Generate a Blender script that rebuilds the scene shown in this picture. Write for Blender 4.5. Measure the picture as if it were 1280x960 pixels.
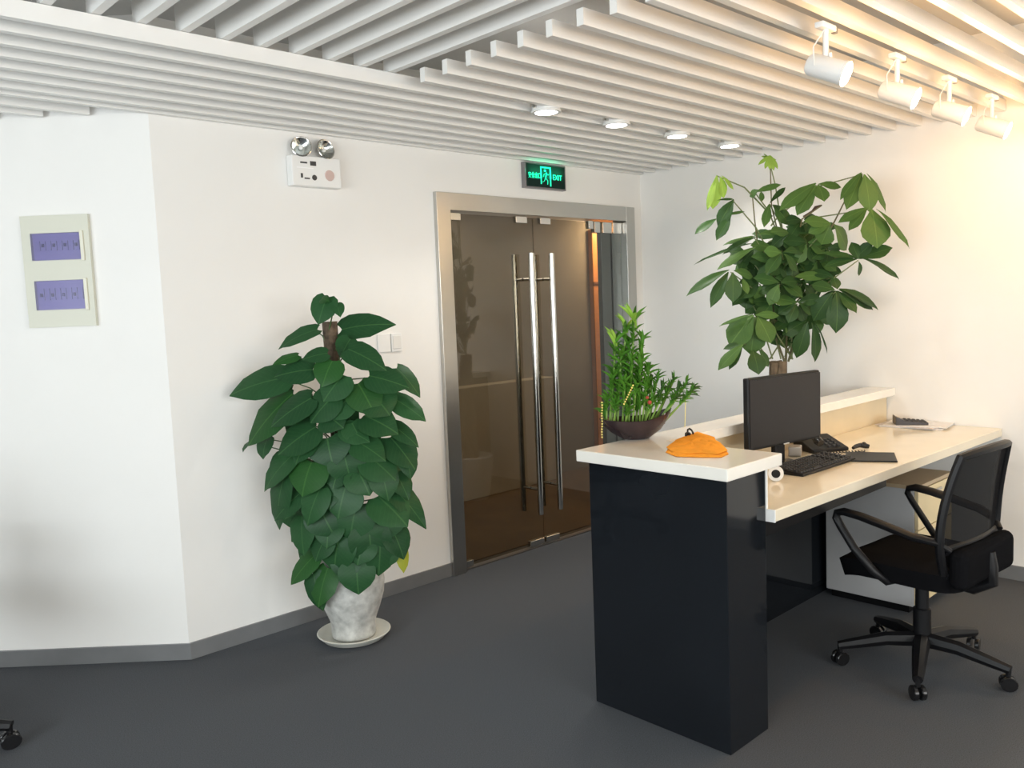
import bpy, bmesh, math, random
import numpy as np
from mathutils import Vector, Matrix
for o in list(bpy.data.objects): bpy.data.objects.remove(o)
sc = bpy.context.scene
COL = sc.collection
# ------------------------------------------------------------------ camera
H = 1.6
RM = np.array([[0.723, 0.092, -0.685], [-0.690, 0.038, -0.723], [-0.040, 0.995, 0.091]])
_c = np.array([640., 480.]); _vA = np.array([1755., 338.]); _vB = np.array([-370., 424.])
FP = float(np.sqrt(-np.dot(_vA-_c, _vB-_c)))
def _r(p): v = np.array([p[0]-640, 480-p[1], -FP]); return v/np.linalg.norm(v)
_a = _r(_vA); _b = _r(_vB); _z = np.cross(_a, _b); _z /= np.linalg.norm(_z); _b = np.cross(_z, _a)
RM = np.array([_a, _b, _z])
EYE = np.array([0., 0., H])
cd = bpy.data.cameras.new('camera'); cam = bpy.data.objects.new('camera', cd); COL.objects.link(cam)
m = Matrix([[float(RM[i, j]) for j in range(3)]+[float(EYE[i])] for i in range(3)]+[[0, 0, 0, 1]])
cam.matrix_world = m
cd.sensor_width = 36; cd.lens = FP/1280*36; cd.clip_start = .02; cd.clip_end = 100
sc.camera = cam
FW = Vector((float(-RM[0, 2]), float(-RM[1, 2]), 0)).normalized()      # horizontal viewing direction
RT = Vector((FW.y, -FW.x, 0))
# ------------------------------------------------------------------ world, exposure, daylight
sc.view_settings.view_transform = 'Standard'; sc.view_settings.look = 'None'
sc.view_settings.gamma = 1; sc.view_settings.exposure = 0.35
w = bpy.data.worlds.new('world'); sc.world = w; w.use_nodes = True
bg = w.node_tree.nodes['Background']; bg.inputs[0].default_value = (.80, .90, 1, 1); bg.inputs[1].default_value = 1.5
def area(name, loc, direction, sx, sy, power, color):
    l = bpy.data.lights.new(name, 'AREA'); l.shape = 'RECTANGLE'; l.size = sx; l.size_y = sy
    l.energy = power; l.color = color
    o = bpy.data.objects.new(name, l); COL.objects.link(o); o.location = loc
    o.rotation_euler = Vector(direction).to_track_quat('-Z', 'Y').to_euler()
    return o
area('daylight_left', (-2.93, .6, 1.55), (1, 0, .22), 4.6, 1.7, 150, (.90, .96, 1))
area('daylight_back', (1.0, -3.43, 1.55), (0, 1, .12), 5.6, 1.7, 135, (1, .975, .94))
area('corridor_light', (4.4, 4.7, 2.45), (0, 0, -1), 2.5, .3, 9, (1, .97, .92))
# ------------------------------------------------------------------ materials
MATS = {}
def mat(name, col, rough=.5, metal=0, noise=0, nscale=20, bump=0, bscale=200, emit=None, es=0, spec=.5, coat=0):
    if name in MATS: return MATS[name]
    M = bpy.data.materials.new(name); M.use_nodes = True; nt = M.node_tree; b = nt.nodes['Principled BSDF']
    b.inputs['Base Color'].default_value = (*col, 1); b.inputs['Roughness'].default_value = rough
    b.inputs['Metallic'].default_value = metal; b.inputs['Specular IOR Level'].default_value = spec
    b.inputs['Coat Weight'].default_value = coat; b.inputs['Coat Roughness'].default_value = .05
    tc = nt.nodes.new('ShaderNodeTexCoord')
    if noise:
        n = nt.nodes.new('ShaderNodeTexNoise'); n.inputs['Scale'].default_value = nscale; n.inputs['Detail'].default_value = 4
        nt.links.new(tc.outputs['Object'], n.inputs['Vector'])
        mr = nt.nodes.new('ShaderNodeMapRange'); mr.inputs[1].default_value = .3; mr.inputs[2].default_value = .7
        mr.inputs[3].default_value = 1-noise; mr.inputs[4].default_value = 1+noise
        nt.links.new(n.outputs['Fac'], mr.inputs[0])
        mx = nt.nodes.new('ShaderNodeVectorMath'); mx.operation = 'SCALE'; mx.inputs[0].default_value = col
        nt.links.new(mr.outputs[0], mx.inputs['Scale']); nt.links.new(mx.outputs[0], b.inputs['Base Color'])
    if bump:
        n2 = nt.nodes.new('ShaderNodeTexNoise'); n2.inputs['Scale'].default_value = bscale; n2.inputs['Detail'].default_value = 3
        nt.links.new(tc.outputs['Object'], n2.inputs['Vector'])
        bm_ = nt.nodes.new('ShaderNodeBump'); bm_.inputs['Strength'].default_value = bump; bm_.inputs['Distance'].default_value = .004
        nt.links.new(n2.outputs['Fac'], bm_.inputs['Height']); nt.links.new(bm_.outputs[0], b.inputs['Normal'])
    if emit:
        b.inputs['Emission Color'].default_value = (*emit, 1); b.inputs['Emission Strength'].default_value = es
    MATS[name] = M; return M
def glassmat(name, tint, ior=1.5, gloss_rough=.02, extra=0.0):
    M = bpy.data.materials.new(name); M.use_nodes = True; nt = M.node_tree; nt.nodes.clear()
    out = nt.nodes.new('ShaderNodeOutputMaterial'); t = nt.nodes.new('ShaderNodeBsdfTransparent'); t.inputs[0].default_value = (*tint, 1)
    g = nt.nodes.new('ShaderNodeBsdfGlossy'); g.inputs['Roughness'].default_value = gloss_rough
    lw = nt.nodes.new('ShaderNodeLayerWeight'); lw.inputs[0].default_value = .5
    pw = nt.nodes.new('ShaderNodeMath'); pw.operation = 'POWER'; pw.inputs[1].default_value = 4; nt.links.new(lw.outputs['Facing'], pw.inputs[0])
    f = nt.nodes.new('ShaderNodeMath'); f.operation = 'MULTIPLY_ADD'; f.inputs[1].default_value = .6; f.inputs[2].default_value = .045; nt.links.new(pw.outputs[0], f.inputs[0])
    ad = nt.nodes.new('ShaderNodeMath'); ad.inputs[1].default_value = extra; nt.links.new(f.outputs[0], ad.inputs[0])
    mx = nt.nodes.new('ShaderNodeMixShader'); nt.links.new(ad.outputs[0], mx.inputs[0]); nt.links.new(t.outputs[0], mx.inputs[1]); nt.links.new(g.outputs[0], mx.inputs[2])
    nt.links.new(mx.outputs[0], out.inputs[0]); MATS[name] = M; return M
def brushed(name, col, rough=.3, vertical=True):
    M = mat(name, col, rough, 1); nt = M.node_tree; b = nt.nodes['Principled BSDF']
    tc = nt.nodes.new('ShaderNodeTexCoord'); mp = nt.nodes.new('ShaderNodeMapping')
    mp.inputs['Scale'].default_value = (300, 300, 2) if vertical else (2, 300, 300)
    n = nt.nodes.new('ShaderNodeTexNoise'); n.inputs['Scale'].default_value = 1
    nt.links.new(tc.outputs['Object'], mp.inputs[0]); nt.links.new(mp.outputs[0], n.inputs['Vector'])
    bp = nt.nodes.new('ShaderNodeBump'); bp.inputs['Strength'].default_value = .15; bp.inputs['Distance'].default_value = .002
    nt.links.new(n.outputs['Fac'], bp.inputs['Height']); nt.links.new(bp.outputs[0], b.inputs['Normal']); return M
def leafmat(name, col, col2, rib=1.35, rough=.4):
    M = bpy.data.materials.new(name); M.use_nodes = True; nt = M.node_tree; b = nt.nodes['Principled BSDF']
    b.inputs['Roughness'].default_value = rough; b.inputs['Specular IOR Level'].default_value = .22
    tc = nt.nodes.new('ShaderNodeTexCoord'); sp = nt.nodes.new('ShaderNodeSeparateXYZ'); nt.links.new(tc.outputs['Generated'], sp.inputs[0])
    oi = nt.nodes.new('ShaderNodeObjectInfo')
    n = nt.nodes.new('ShaderNodeTexNoise'); n.inputs['Scale'].default_value = 5; nt.links.new(tc.outputs['Object'], n.inputs['Vector'])
    a1 = nt.nodes.new('ShaderNodeMath'); a1.operation = 'MULTIPLY_ADD'; a1.inputs[1].default_value = .6
    nt.links.new(oi.outputs['Random'], a1.inputs[0]); 
    a0 = nt.nodes.new('ShaderNodeMath'); a0.operation = 'MULTIPLY'; a0.inputs[1].default_value = .5; nt.links.new(n.outputs['Fac'], a0.inputs[0])
    nt.links.new(a0.outputs[0], a1.inputs[2])
    mx = nt.nodes.new('ShaderNodeMix'); mx.data_type = 'RGBA'; mx.inputs[6].default_value = (*col, 1); mx.inputs[7].default_value = (*col2, 1)
    nt.links.new(a1.outputs[0], mx.inputs[0])
    s = nt.nodes.new('ShaderNodeMath'); s.operation = 'SUBTRACT'; s.inputs[1].default_value = .5; nt.links.new(sp.outputs['Y'], s.inputs[0])
    ab = nt.nodes.new('ShaderNodeMath'); ab.operation = 'ABSOLUTE'; nt.links.new(s.outputs[0], ab.inputs[0])
    # side veins : stripes slanting towards the tip
    v1 = nt.nodes.new('ShaderNodeMath'); v1.operation = 'MULTIPLY_ADD'; v1.inputs[1].default_value = -.7
    nt.links.new(ab.outputs[0], v1.inputs[0]); nt.links.new(sp.outputs['X'], v1.inputs[2])
    v2 = nt.nodes.new('ShaderNodeMath'); v2.operation = 'MULTIPLY'; v2.inputs[1].default_value = 9; nt.links.new(v1.outputs[0], v2.inputs[0])
    v3 = nt.nodes.new('ShaderNodeMath'); v3.operation = 'FRACT'; nt.links.new(v2.outputs[0], v3.inputs[0])
    v4 = nt.nodes.new('ShaderNodeMath'); v4.operation = 'LESS_THAN'; v4.inputs[1].default_value = .1; nt.links.new(v3.outputs[0], v4.inputs[0])
    v5 = nt.nodes.new('ShaderNodeMath'); v5.operation = 'MULTIPLY'; v5.inputs[1].default_value = .15; nt.links.new(v4.outputs[0], v5.inputs[0])
    lt = nt.nodes.new('ShaderNodeMath'); lt.operation = 'LESS_THAN'; lt.inputs[1].default_value = .018; nt.links.new(ab.outputs[0], lt.inputs[0])
    mxx = nt.nodes.new('ShaderNodeMath'); mxx.operation = 'MAXIMUM'; lt2 = nt.nodes.new('ShaderNodeMath'); lt2.operation = 'MULTIPLY'; lt2.inputs[1].default_value = .55; nt.links.new(lt.outputs[0], lt2.inputs[0]); nt.links.new(lt2.outputs[0], mxx.inputs[0]); nt.links.new(v5.outputs[0], mxx.inputs[1])
    m2 = nt.nodes.new('ShaderNodeMix'); m2.data_type = 'RGBA'; m2.blend_type = 'MIX'
    nt.links.new(mxx.outputs[0], m2.inputs[0]); nt.links.new(mx.outputs[2], m2.inputs[6])
    m2.inputs[7].default_value = (min(1, col2[0]*rib+.03), min(1, col2[1]*rib+.03), min(1, col2[2]*rib+.01), 1)
    nt.links.new(m2.outputs[2], b.inputs['Base Color'])
    tr = nt.nodes.new('ShaderNodeBsdfTranslucent'); nt.links.new(m2.outputs[2], tr.inputs[0])
    ms = nt.nodes.new('ShaderNodeMixShader'); ms.inputs[0].default_value = .18
    nt.links.new(b.outputs[0], ms.inputs[1]); nt.links.new(tr.outputs[0], ms.inputs[2])
    nt.links.new(ms.outputs[0], nt.nodes['Material Output'].inputs[0]); MATS[name] = M; return M
wall_m = mat('wall_paint', (.86, .85, .82), .6, noise=.01, nscale=3, bump=.05, bscale=60)
ceil_m = mat('plenum_paint', (.62, .61, .59), .9)
slat_m = mat('slat_white', (.84, .83, .80), .32, noise=.02, nscale=4)
floor_m = mat('carpet', (.108, .116, .128), .95, noise=.28, nscale=260, bump=.8, bscale=700, spec=.1)
base_m = mat('baseboard_grey', (.23, .235, .24), .35, metal=.3, noise=.06, nscale=8)
steel = brushed('brushed_steel', (.56, .55, .52), .28)
steel_h = brushed('brushed_steel_head', (.56, .55, .52), .28, False)
chrome = mat('chrome', (.72, .70, .66), .14, 1)
navy = mat('navy_gloss', (.010, .012, .015), .07, noise=.1, nscale=3, spec=.42)
black_p = mat('black_plastic', (.006, .006, .007), .45, spec=.3)
black_g = mat('black_gloss', (.010, .010, .011), .22)
screen_m = mat('screen_dark', (.016, .014, .014), .3, spec=.3)
fabric = mat('black_fabric', (.006, .006, .007), .95, bump=.4, bscale=500, spec=.05)
top_m = mat('cream_stone', (.86, .83, .76), .12, noise=.03, nscale=6)
desk_m = mat('cream_laminate', (.84, .76, .60), .14, noise=.03, nscale=5)
up_m = mat('tan_laminate', (.74, .62, .42), .4, noise=.04, nscale=5)
edge_m = mat('desk_edge', (.80, .70, .52), .3, noise=.03, nscale=9)
white_p = mat('white_plastic', (.85, .85, .83), .35)
glass_b = glassmat('tinted_glass', (.64, .61, .54), 1.55, .02, .02)
glass_c = glassmat('clear_glass', (.9, .92, .9), 1.45)
# ------------------------------------------------------------------ mesh helpers
class MB:
    def __init__(s): s.v = []; s.f = []
    def add(s, vs, fs):
        n = len(s.v); s.v += [tuple(float(c) for c in p) for p in vs]; s.f += [tuple(i+n for i in f) for f in fs]; return s
    def box(s, x0, y0, z0, x1, y1, z1, M=None):
        vs = [Vector((x, y, z)) for x in (x0, x1) for y in (y0, y1) for z in (z0, z1)]
        if M is not None: vs = [M @ v for v in vs]
        return s.add(vs, [(0, 1, 3, 2), (4, 6, 7, 5), (0, 4, 5, 1), (2, 3, 7, 6), (0, 2, 6, 4), (1, 5, 7, 3)])
    def prism(s, poly, z0, z1):
        n = len(poly); vs = [(x, y, z0) for x, y in poly]+[(x, y, z1) for x, y in poly]
        return s.add(vs, [tuple(range(n))[::-1], tuple(range(n, 2*n))]+[(i, (i+1) % n, n+(i+1) % n, n+i) for i in range(n)])
    def lathe(s, prof, seg=32, o=(0, 0, 0), M=None, sx=1, sy=1, cap=True):
        vs = []; fs = []; k = len(prof)
        for i in range(seg):
            a = 2*math.pi*i/seg
            for r, z in prof:
                v = Vector((r*math.cos(a)*sx, r*math.sin(a)*sy, z))
                if M is not None: v = M @ v
                vs.append(v+Vector(o))
        for i in range(seg):
            j = (i+1) % seg
            for q in range(k-1): fs.append((i*k+q, j*k+q, j*k+q+1, i*k+q+1))
        if cap and prof[0][0] > 1e-6: fs.append(tuple(i*k for i in range(seg))[::-1])
        if cap and prof[-1][0] > 1e-6: fs.append(tuple(i*k+k-1 for i in range(seg)))
        return s.add(vs, fs)
    def tube(s, pts, r, seg=8, flat=1.0):
        pts = [Vector(p) for p in pts]; n = len(pts); rs = r if isinstance(r, (list, tuple)) else [r]*n
        vs = []; fs = []; ref = Vector((0, 0, 1))
        for i, p in enumerate(pts):
            d = (pts[min(i+1, n-1)]-pts[max(i-1, 0)]).normalized()
            if i == 0:
                if abs(d.dot(ref)) > .95: ref = Vector((1, 0, 0))
            u = d.cross(ref)
            if u.length < 1e-4: u = d.orthogonal()
            u.normalize(); v = u.cross(d).normalized(); ref = v
            for k in range(seg):
                a = 2*math.pi*k/seg; vs.append(p+u*math.cos(a)*rs[i]+v*math.sin(a)*rs[i]*flat)
        for i in range(n-1):
            for k in range(seg): fs.append((i*seg+k, i*seg+(k+1) % seg, (i+1)*seg+(k+1) % seg, (i+1)*seg+k))
        fs.append(tuple(range(seg))[::-1]); fs.append(tuple((n-1)*seg+k for k in range(seg)))
        return s.add(vs, fs)
    def ball(s, c, r, seg=8, rings=5, sx=1, sy=1, sz=1):
        prof = [(max(0, r*math.sin(math.pi*i/rings)), -r*math.cos(math.pi*i/rings)*sz) for i in range(rings+1)]
        return s.lathe(prof, seg, c, sx=sx, sy=sy)
    def mesh(s, name, m, smooth=False):
        me = bpy.data.meshes.new(name); me.from_pydata(s.v, [], s.f)
        b = bmesh.new(); b.from_mesh(me); bmesh.ops.remove_doubles(b, verts=b.verts, dist=1e-6); bmesh.ops.recalc_face_normals(b, faces=b.faces)
        b.to_mesh(me); b.free()
        if m: me.materials.append(m)
        if smooth:
            me.polygons.foreach_set('use_smooth', [True]*len(me.polygons)); me.set_sharp_from_angle(angle=math.radians(38))
        return me
    def build(s, name, m, parent=None, smooth=False, bevel=0, M=None, seg=2):
        return link(name, s.mesh(name, m, smooth), parent, bevel, M, seg)
def link(name, me, parent=None, bevel=0, M=None, seg=2):
    o = bpy.data.objects.new(name, me); COL.objects.link(o)
    if parent: o.parent = parent
    if M is not None: o.matrix_basis = M
    if bevel:
        md = o.modifiers.new('bevel', 'BEVEL'); md.width = bevel; md.segments = seg; md.limit_method = 'ANGLE'; md.angle_limit = .6
        md.harden_normals = False
    return o
def empty(name, loc=(0, 0, 0), rz=0):
    o = bpy.data.objects.new(name, None); COL.objects.link(o); o.location = loc; o.rotation_euler = (0, 0, rz); o.empty_display_size = .05; return o
def tag(o, label, cat, group=None):
    o['label'] = label; o['category'] = cat
    if group: o['group'] = group
    return o
def struct(o): o['kind'] = 'structure'; return o
def copy_tree(o, parent=None):
    c = o.copy(); COL.objects.link(c)
    if parent: c.parent = parent
    for ch in list(o.children): copy_tree(ch, c)
    return c
def rayd(px, py): return RM @ np.array([px-640., 480.-py, -FP])
def on_z(px, py, z): d = rayd(px, py); return Vector(EYE+d*((z-H)/d[2]))
def facing(anchor):
    """points on the upright plane through anchor that the camera faces; d metres nearer"""
    a = Vector(anchor)
    def f(px, py, d=0.0):
        r = Vector(rayd(px, py)); t = ((a-Vector(EYE)).dot(FW)-d)/r.dot(FW); return Vector(EYE)+r*t
    return f
R = math.radians
# ------------------------------------------------------------------ structure
XR = 5.07; YB = 3.895; ZT = 2.95
struct(MB().box(-3, -3.5, -.1, 8.2, 5.6, 0).build('floor', floor_m))
ceiling = struct(MB().box(-3.1, -3.6, ZT, 8.3, 5.7, ZT+.1).build('ceiling', ceil_m))
struct(MB().box(XR, -3.5, 0, XR+.1, 4.0, ZT).build('wall_right', wall_m))
b = MB().box(1.524, YB, 0, 3.124, YB+.11, ZT).box(4.958, YB, 0, XR, YB+.11, ZT).box(3.124, YB, 2.28, 4.958, YB+.11, ZT)
struct(b.build('wall_back', wall_m))
CU = Vector((.7257, -.688, 0)); CN = Vector((-.688, -.7257, 0)); C0 = Vector((1.524, YB, 0))
C1 = C0-CU*1.9
b = MB().prism([(C0.x, C0.y), (C1.x, C1.y), (C1.x-CN.x*.1, C1.y-CN.y*.1), (C0.x+.02, C0.y+.1)], 0, ZT)
struct(b.build('wall_angled', wall_m))
struct(MB().box(-3.0, C1.y, 0, C1.x, C1.y+.1, ZT).build('wall_far_left', wall_m))
def window_wall(name, axis, pos, a0, a1, holes, z0, z1, out):
    mb = MB(); cur = a0
    def bx(u0, u1, za, zb):
        p, q = sorted((pos, pos+out))
        if axis == 'x': mb.box(p, u0, za, q, u1, zb)
        else: mb.box(u0, p, za, u1, q, zb)
    bx(a0, a1, 0, z0); bx(a0, a1, z1, ZT)
    for h0, h1 in holes: bx(cur, h0, z0, z1); cur = h1
    bx(cur, a1, z0, z1); return mb
struct(window_wall('w', 'x', -3.0, -3.5, C1.y, [(-1.7, .5), (.7, 2.9)], .7, 2.4, -.1).build('wall_left', wall_m))
struct(window_wall('w', 'y', -3.5, -3.0, XR, [(-1.8, .9), (1.1, 3.8)], .7, 2.4, -.1).build('wall_rear', wall_m))
n = 1
for (ax, p, u0, u1) in (('x', -3.05, -1.7, .5), ('x', -3.05, .7, 2.9), ('y', -3.55, -1.8, .9), ('y', -3.55, 1.1, 3.8)):
    root = struct(empty('window_%d' % n)); n += 1
    fr = MB(); gl = MB()
    def B(mb, a0, a1, z0, z1, t):
        if ax == 'x': mb.box(p-t, a0, z0, p+t, a1, z1)
        else: mb.box(a0, p-t, z0, a1, p+t, z1)
    for q in (u0, (u0+u1)/2-.025, u1-.05): B(fr, q, q+.05, .7, 2.4, .03)
    for q in (.7, 2.35): B(fr, u0, u1, q, q+.05, .03)
    B(gl, u0+.05, u1-.05, .75, 2.35, .003)
    fr.build('window_frame', white_p, root); gl.build('window_pane', glass_c, root)
# baseboards
BH = .08
struct(MB().box(C0.x, YB-.012, 0, 3.124, YB, BH).build('baseboard_back', base_m, bevel=.002))
struct(MB().box(4.958, YB-.012, 0, XR-.012, YB, BH).build('baseboard_back_right', base_m, bevel=.002))
struct(MB().box(XR-.012, -3.5, 0, XR, YB, BH).build('baseboard_right', base_m, bevel=.002))
q0 = C0+CN*.012
struct(MB().prism([(C0.x, C0.y), (C1.x, C1.y), (C1.x+CN.x*.012, C1.y+CN.y*.012), (C0.x+.001, C0.y-.012), ], 0, BH).build('baseboard_angled', base_m, bevel=.002))
# corridor behind the glass doors
cor_w = mat('corridor_wall', (.46, .44, .40), .7, noise=.05, nscale=2)
cor_p = mat('corridor_panel', (.78, .72, .60), .5, noise=.05, nscale=2)
cor_f = mat('corridor_floor', (.20, .125, .06), .35, noise=.2, nscale=3)
struct(MB().box(1.6, 5.46, 0, 8.2, 5.56, ZT).build('wall_corridor', cor_w))
struct(MB().box(1.6, 4.02, 0, 1.7, 5.46, ZT).build('wall_corridor_end', cor_w))
struct(MB().box(8.1, 3.9, 0, 8.2, 5.46, ZT).build('wall_corridor_far', cor_w))
struct(MB().box(1.7, 4.0, 0.001, 8.1, 5.46, .006).build('floor_corridor', cor_f))
struct(MB().box(1.7, 4.01, 2.55, 8.1, 5.46, 2.6).build('ceiling_corridor', cor_w))
struct(MB().box(XR+.1, 3.9, 0, 8.1, 4.0, ZT).build('wall_corridor_near', cor_w))
pr = MB().box(2.5, 5.30, .006, 5.55, 5.458, .95)
tag(pr.build('low_cabinet', cor_p, bevel=.006), 'pale beige low cabinet in the corridor behind the left glass door leaf', 'cabinet')
wd = empty('wood_panel', (6.35, 5.455, .006))
orange_w = mat('orange_wood', (.62, .24, .07), .4, noise=.12, nscale=4)
MB().box(-.09, -.05, 0, .35, 0, 2.3).build('panel', orange_w, wd, bevel=.004)
MB().box(-.09, -.062, 1.78, .35, -.05, 1.80).build('rail', mat('rail_dark', (.25, .09, .03), .5), wd)
tag(wd, 'orange wooden panel in the corridor seen through the gap beside the right door leaf', 'wood panel')
area('added_panel_light', (6.5, 5.1, 2.4), (0, .5, -1), .3, .3, 14, (1, .72, .45))  # unseen warm light added to brighten the orange panel
# slats : unit meshes shared
SH = .056; ST = .03; Z0 = 2.52
unit = MB().box(0, 0, 0, 1, ST, SH).mesh('slat', slat_m)
unit2 = MB().box(0, 0, 0, ST, 1, .16).mesh('slat', slat_m)
X0 = 2.20
for k in range(-22, 16):
    y = 2.900+.142*k; x0 = -2.98; x1 = XR-.004
    if k < 0: x0 = X0
    if k == 7: y = 3.862
    if y+ST > YB:
        t = (y+ST-C0.y)/(-CU.y); x1 = C0.x-CU.x*abs(t)-.02
        if y+ST > C1.y: continue
    o = link('slat', unit, ceiling); o.location = (x0, y, Z0); o.scale = (x1-x0, 1, 1)
for k in range(-34, 5):
    x = 1.554+.1437*k
    o = link('slat', unit2, ceiling); o.location = (x, -3.48, Z0+SH+.002); o.scale = (1, 6.42, 1)
# hanging clips above the slats and small dark screw heads
cl = MB()
for k in range(-10, 5):
    x = 1.554+.1437*k+.015
    for y in (.2, 1.25, 2.35): cl.box(x-.012, y-.012, Z0+SH+.162, x+.012, y+.012, ZT)
o = cl.build('slat_hanger', base_m, ceiling); o['kind'] = 'stuff'
wc = MB()
for k in range(-10, 8):
    y = 2.9+.142*k
    wc.box(XR-.04, y+ST, Z0+.006, XR, y+ST+.006, Z0+SH)
o = wc.build('wall_bracket', base_m, ceiling); o['kind'] = 'stuff'
# ------------------------------------------------------------------ door frame and doors
tr1 = struct(empty('trim_1'))
b = MB().box(3.124, YB-.03, 0, 3.226, YB+.10, 2.278); b.build('frame_post', steel, tr1, bevel=.002)
b = MB().box(4.862, YB-.03, 0, 4.958, YB+.10, 2.278); b.build('frame_post', steel, tr1, bevel=.002)
b = MB().box(3.226, YB-.028, 2.177, 4.862, YB+.10, 2.278); b.build('frame_head', steel_h, tr1, bevel=.002)
b = MB().box(3.226, YB+.0, .0, 4.862, YB+.09, .006); b.build('threshold', mat('dark_steel', (.2, .19, .18), .4, .8), tr1)
mull = mat('mullion_steel', (.16, .165, .16), .35, .9)
MB().box(4.645, YB+.03, .006, 4.745, YB+.07, 2.10).build('mullion', mull, tr1, bevel=.002)
MB().box(4.765, YB+.03, .006, 4.862, YB+.07, 2.10).build('mullion', mull, tr1, bevel=.002)
MB().box(4.745, YB+.05, .006, 4.765, YB+.06, 2.10).build('rubber_seal', black_p, tr1)
GY = YB+.03
def handle(parent, x):
    for yy in (GY-.075, GY+.085):
        b = MB().tube([(x, yy, .235), (x, yy, 1.935)], .019, 14); h = b.build('handle', chrome, parent, smooth=True)
        c = MB()
        for z in (.40, 1.77): c.tube([(x, yy, z), (x, GY+(-.006 if yy < GY else .006), z)], .011, 10)
        c.build('standoff', chrome, h, smooth=True)
def leaf_door(name, x0, x1, hx, clips):
    d = struct(empty(name))
    MB().box(x0, GY-.006, .015, x1, GY+.006, 2.165).build('glass_panel', glass_b, d, bevel=.001)
    for (cx0, cx1, z0, z1) in clips:
        MB().box(cx0, GY-.016, z0, cx1, GY+.016, z1).build('patch_fitting', chrome, d, bevel=.003)
    handle(d, hx); return d
leaf_door('door_1', 3.23, 3.958, 3.865, [(3.23, 3.34, 2.125, 2.17), (3.80, 3.90, 2.13, 2.172), (3.23, 3.32, .01, .05), (3.82, 3.95, .008, .05)])
leaf_door('door_2', 3.964, 4.545, 4.052, [(4.02, 4.12, 2.13, 2.172), (4.50, 4.55, 2.115, 2.172), (3.97, 4.10, .008, .05), (4.47, 4.545, .01, .05)])
d3 = struct(empty('door_3'))
MB().box(4.55, GY-.006, .012, 4.86, GY+.006, 2.165).build('glass_panel', glass_c, d3)
for a, c in ((4.56, 4.62), (4.65, 4.745), (4.765, 4.858)): MB().box(a, GY-.018, 2.09, c, GY+.018, 2.168).build('patch_fitting', chrome, d3, bevel=.003)
# ------------------------------------------------------------------ reception desk
desk = empty('reception_desk', (3.9, 1.9, 0))
tag(desk, 'L-shaped reception desk with glossy navy end pedestal and cream tops', 'desk')
DM = Matrix.Translation((-3.9, -1.9, 0))
def D(mb, name, m_, bevel=0, parent=desk, smooth=False): return mb.build(name, m_, parent, smooth, bevel, DM if parent is desk else None)
D(MB().box(2.47, 1.565, .0, 2.725, 2.185, .985), 'pedestal', navy, .002)
D(MB().prism([(2.43, 1.535), (2.795, 1.535), (2.795, 2.05), (5.066, 2.05), (5.066, 2.215), (2.43, 2.215)], .985, 1.03), 'counter_top', top_m, .004)
D(MB().prism([(2.727, 1.530), (5.064, 1.478), (5.064, 2.098), (2.727, 2.098)], .787, .832), 'desk_top', desk_m, .004)
D(MB().box(2.7262, 1.5285, .786, 2.732, 1.60, .8325), 'end_cap', white_p, .001)
D(MB().box(2.727, 2.10, .0, 5.064, 2.185, .786), 'modesty_panel', navy, .001)
D(MB().box(2.727, 2.10, .786, 5.064, 2.118, .985), 'upstand', up_m, .001)
D(MB().box(2.727, 2.119, .786, 5.064, 2.185, .985), 'counter_front', navy, .001)
D(MB().box(2.7265, 1.562, .833, 2.737, 2.098, .984), 'side_cladding', white_p)
D(MB().box(2.735, 1.62, .70, 3.9, 1.66, .786), 'front_rail', black_p)
gp = on_z(970, 601, .833)
trl = empty('tape_roll', (gp.x, gp.y, .833+.031)); trl.rotation_euler = (0, 0, R(-62))
tag(trl, 'small white roll of tape standing on the desk right behind the pedestal', 'tape')
Mt = Matrix.Rotation(R(90), 4, 'X')
MB().lathe([(.018, -.009), (.031, -.009), (.031, .009), (.018, .009), (.018, -.009)], 28, M=Mt, cap=False).build('roll', white_p, trl, smooth=True)
MB().lathe([(.0, -.006), (.018, -.006), (.018, .006), (0, .006)], 20, M=Mt).build('core', black_p, trl)
# drawer cabinet under the desk
cb = empty('drawer_cabinet', (4.43, 1.84, 0)); tag(cb, 'grey and tan drawer cabinet standing under the desk behind the chair', 'cabinet')
grey_l = mat('grey_laminate', (.50, .50, .50), .45, noise=.03, nscale=8)
MB().box(-.23, -.23, .04, .22, .22, .63).build('body', grey_l, cb, bevel=.002)
MB().box(-.21, -.20, .0, .20, .20, .04).build('plinth', black_p, cb)
tanf = mat('tan_front', (.80, .66, .40), .45, noise=.04, nscale=6)
for z0, z1 in ((.05, .235), (.24, .425), (.43, .625)):
    d = MB().box(-.228, -.25, z0, .218, -.232, z1).build('drawer', tanf, cb, bevel=.002)
    MB().box(-.05, -.262, z1-.035, .05, -.25, z1-.022).build('handle', chrome, d, bevel=.002)
MB().box(-.232, -.25, .63, .222, .222, .65).build('cabinet_top', mat('brown_top', (.50, .38, .24), .4), cb, bevel=.002)
# ------------------------------------------------------------------ things on the desk
ZD = .833
mon = empty('monitor', (3.50, 1.915, ZD), R(-9)); tag(mon, 'black flat monitor with blank screen standing on the desk', 'monitor')
MB().box(-.252, -.012, .095, .252, .018, .415).build('casing', black_p, mon, bevel=.006)
MB().box(-.243, -.0145, .108, .252, -.012, .405).build('screen', screen_m, mon)
MB().box(-.035, .018, .01, .035, .045, .30).build('stand', black_p, mon, bevel=.006)
MB().lathe([(0, 0), (.105, 0), (.105, .008), (.04, .016), (0, .016)], 32, (0, .05, 0), sy=.7).build('foot', black_g, mon, smooth=True)
MB().box(-.02, -.0165, .098, .02, -.0145, .103).build('badge', chrome, mon)
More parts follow.
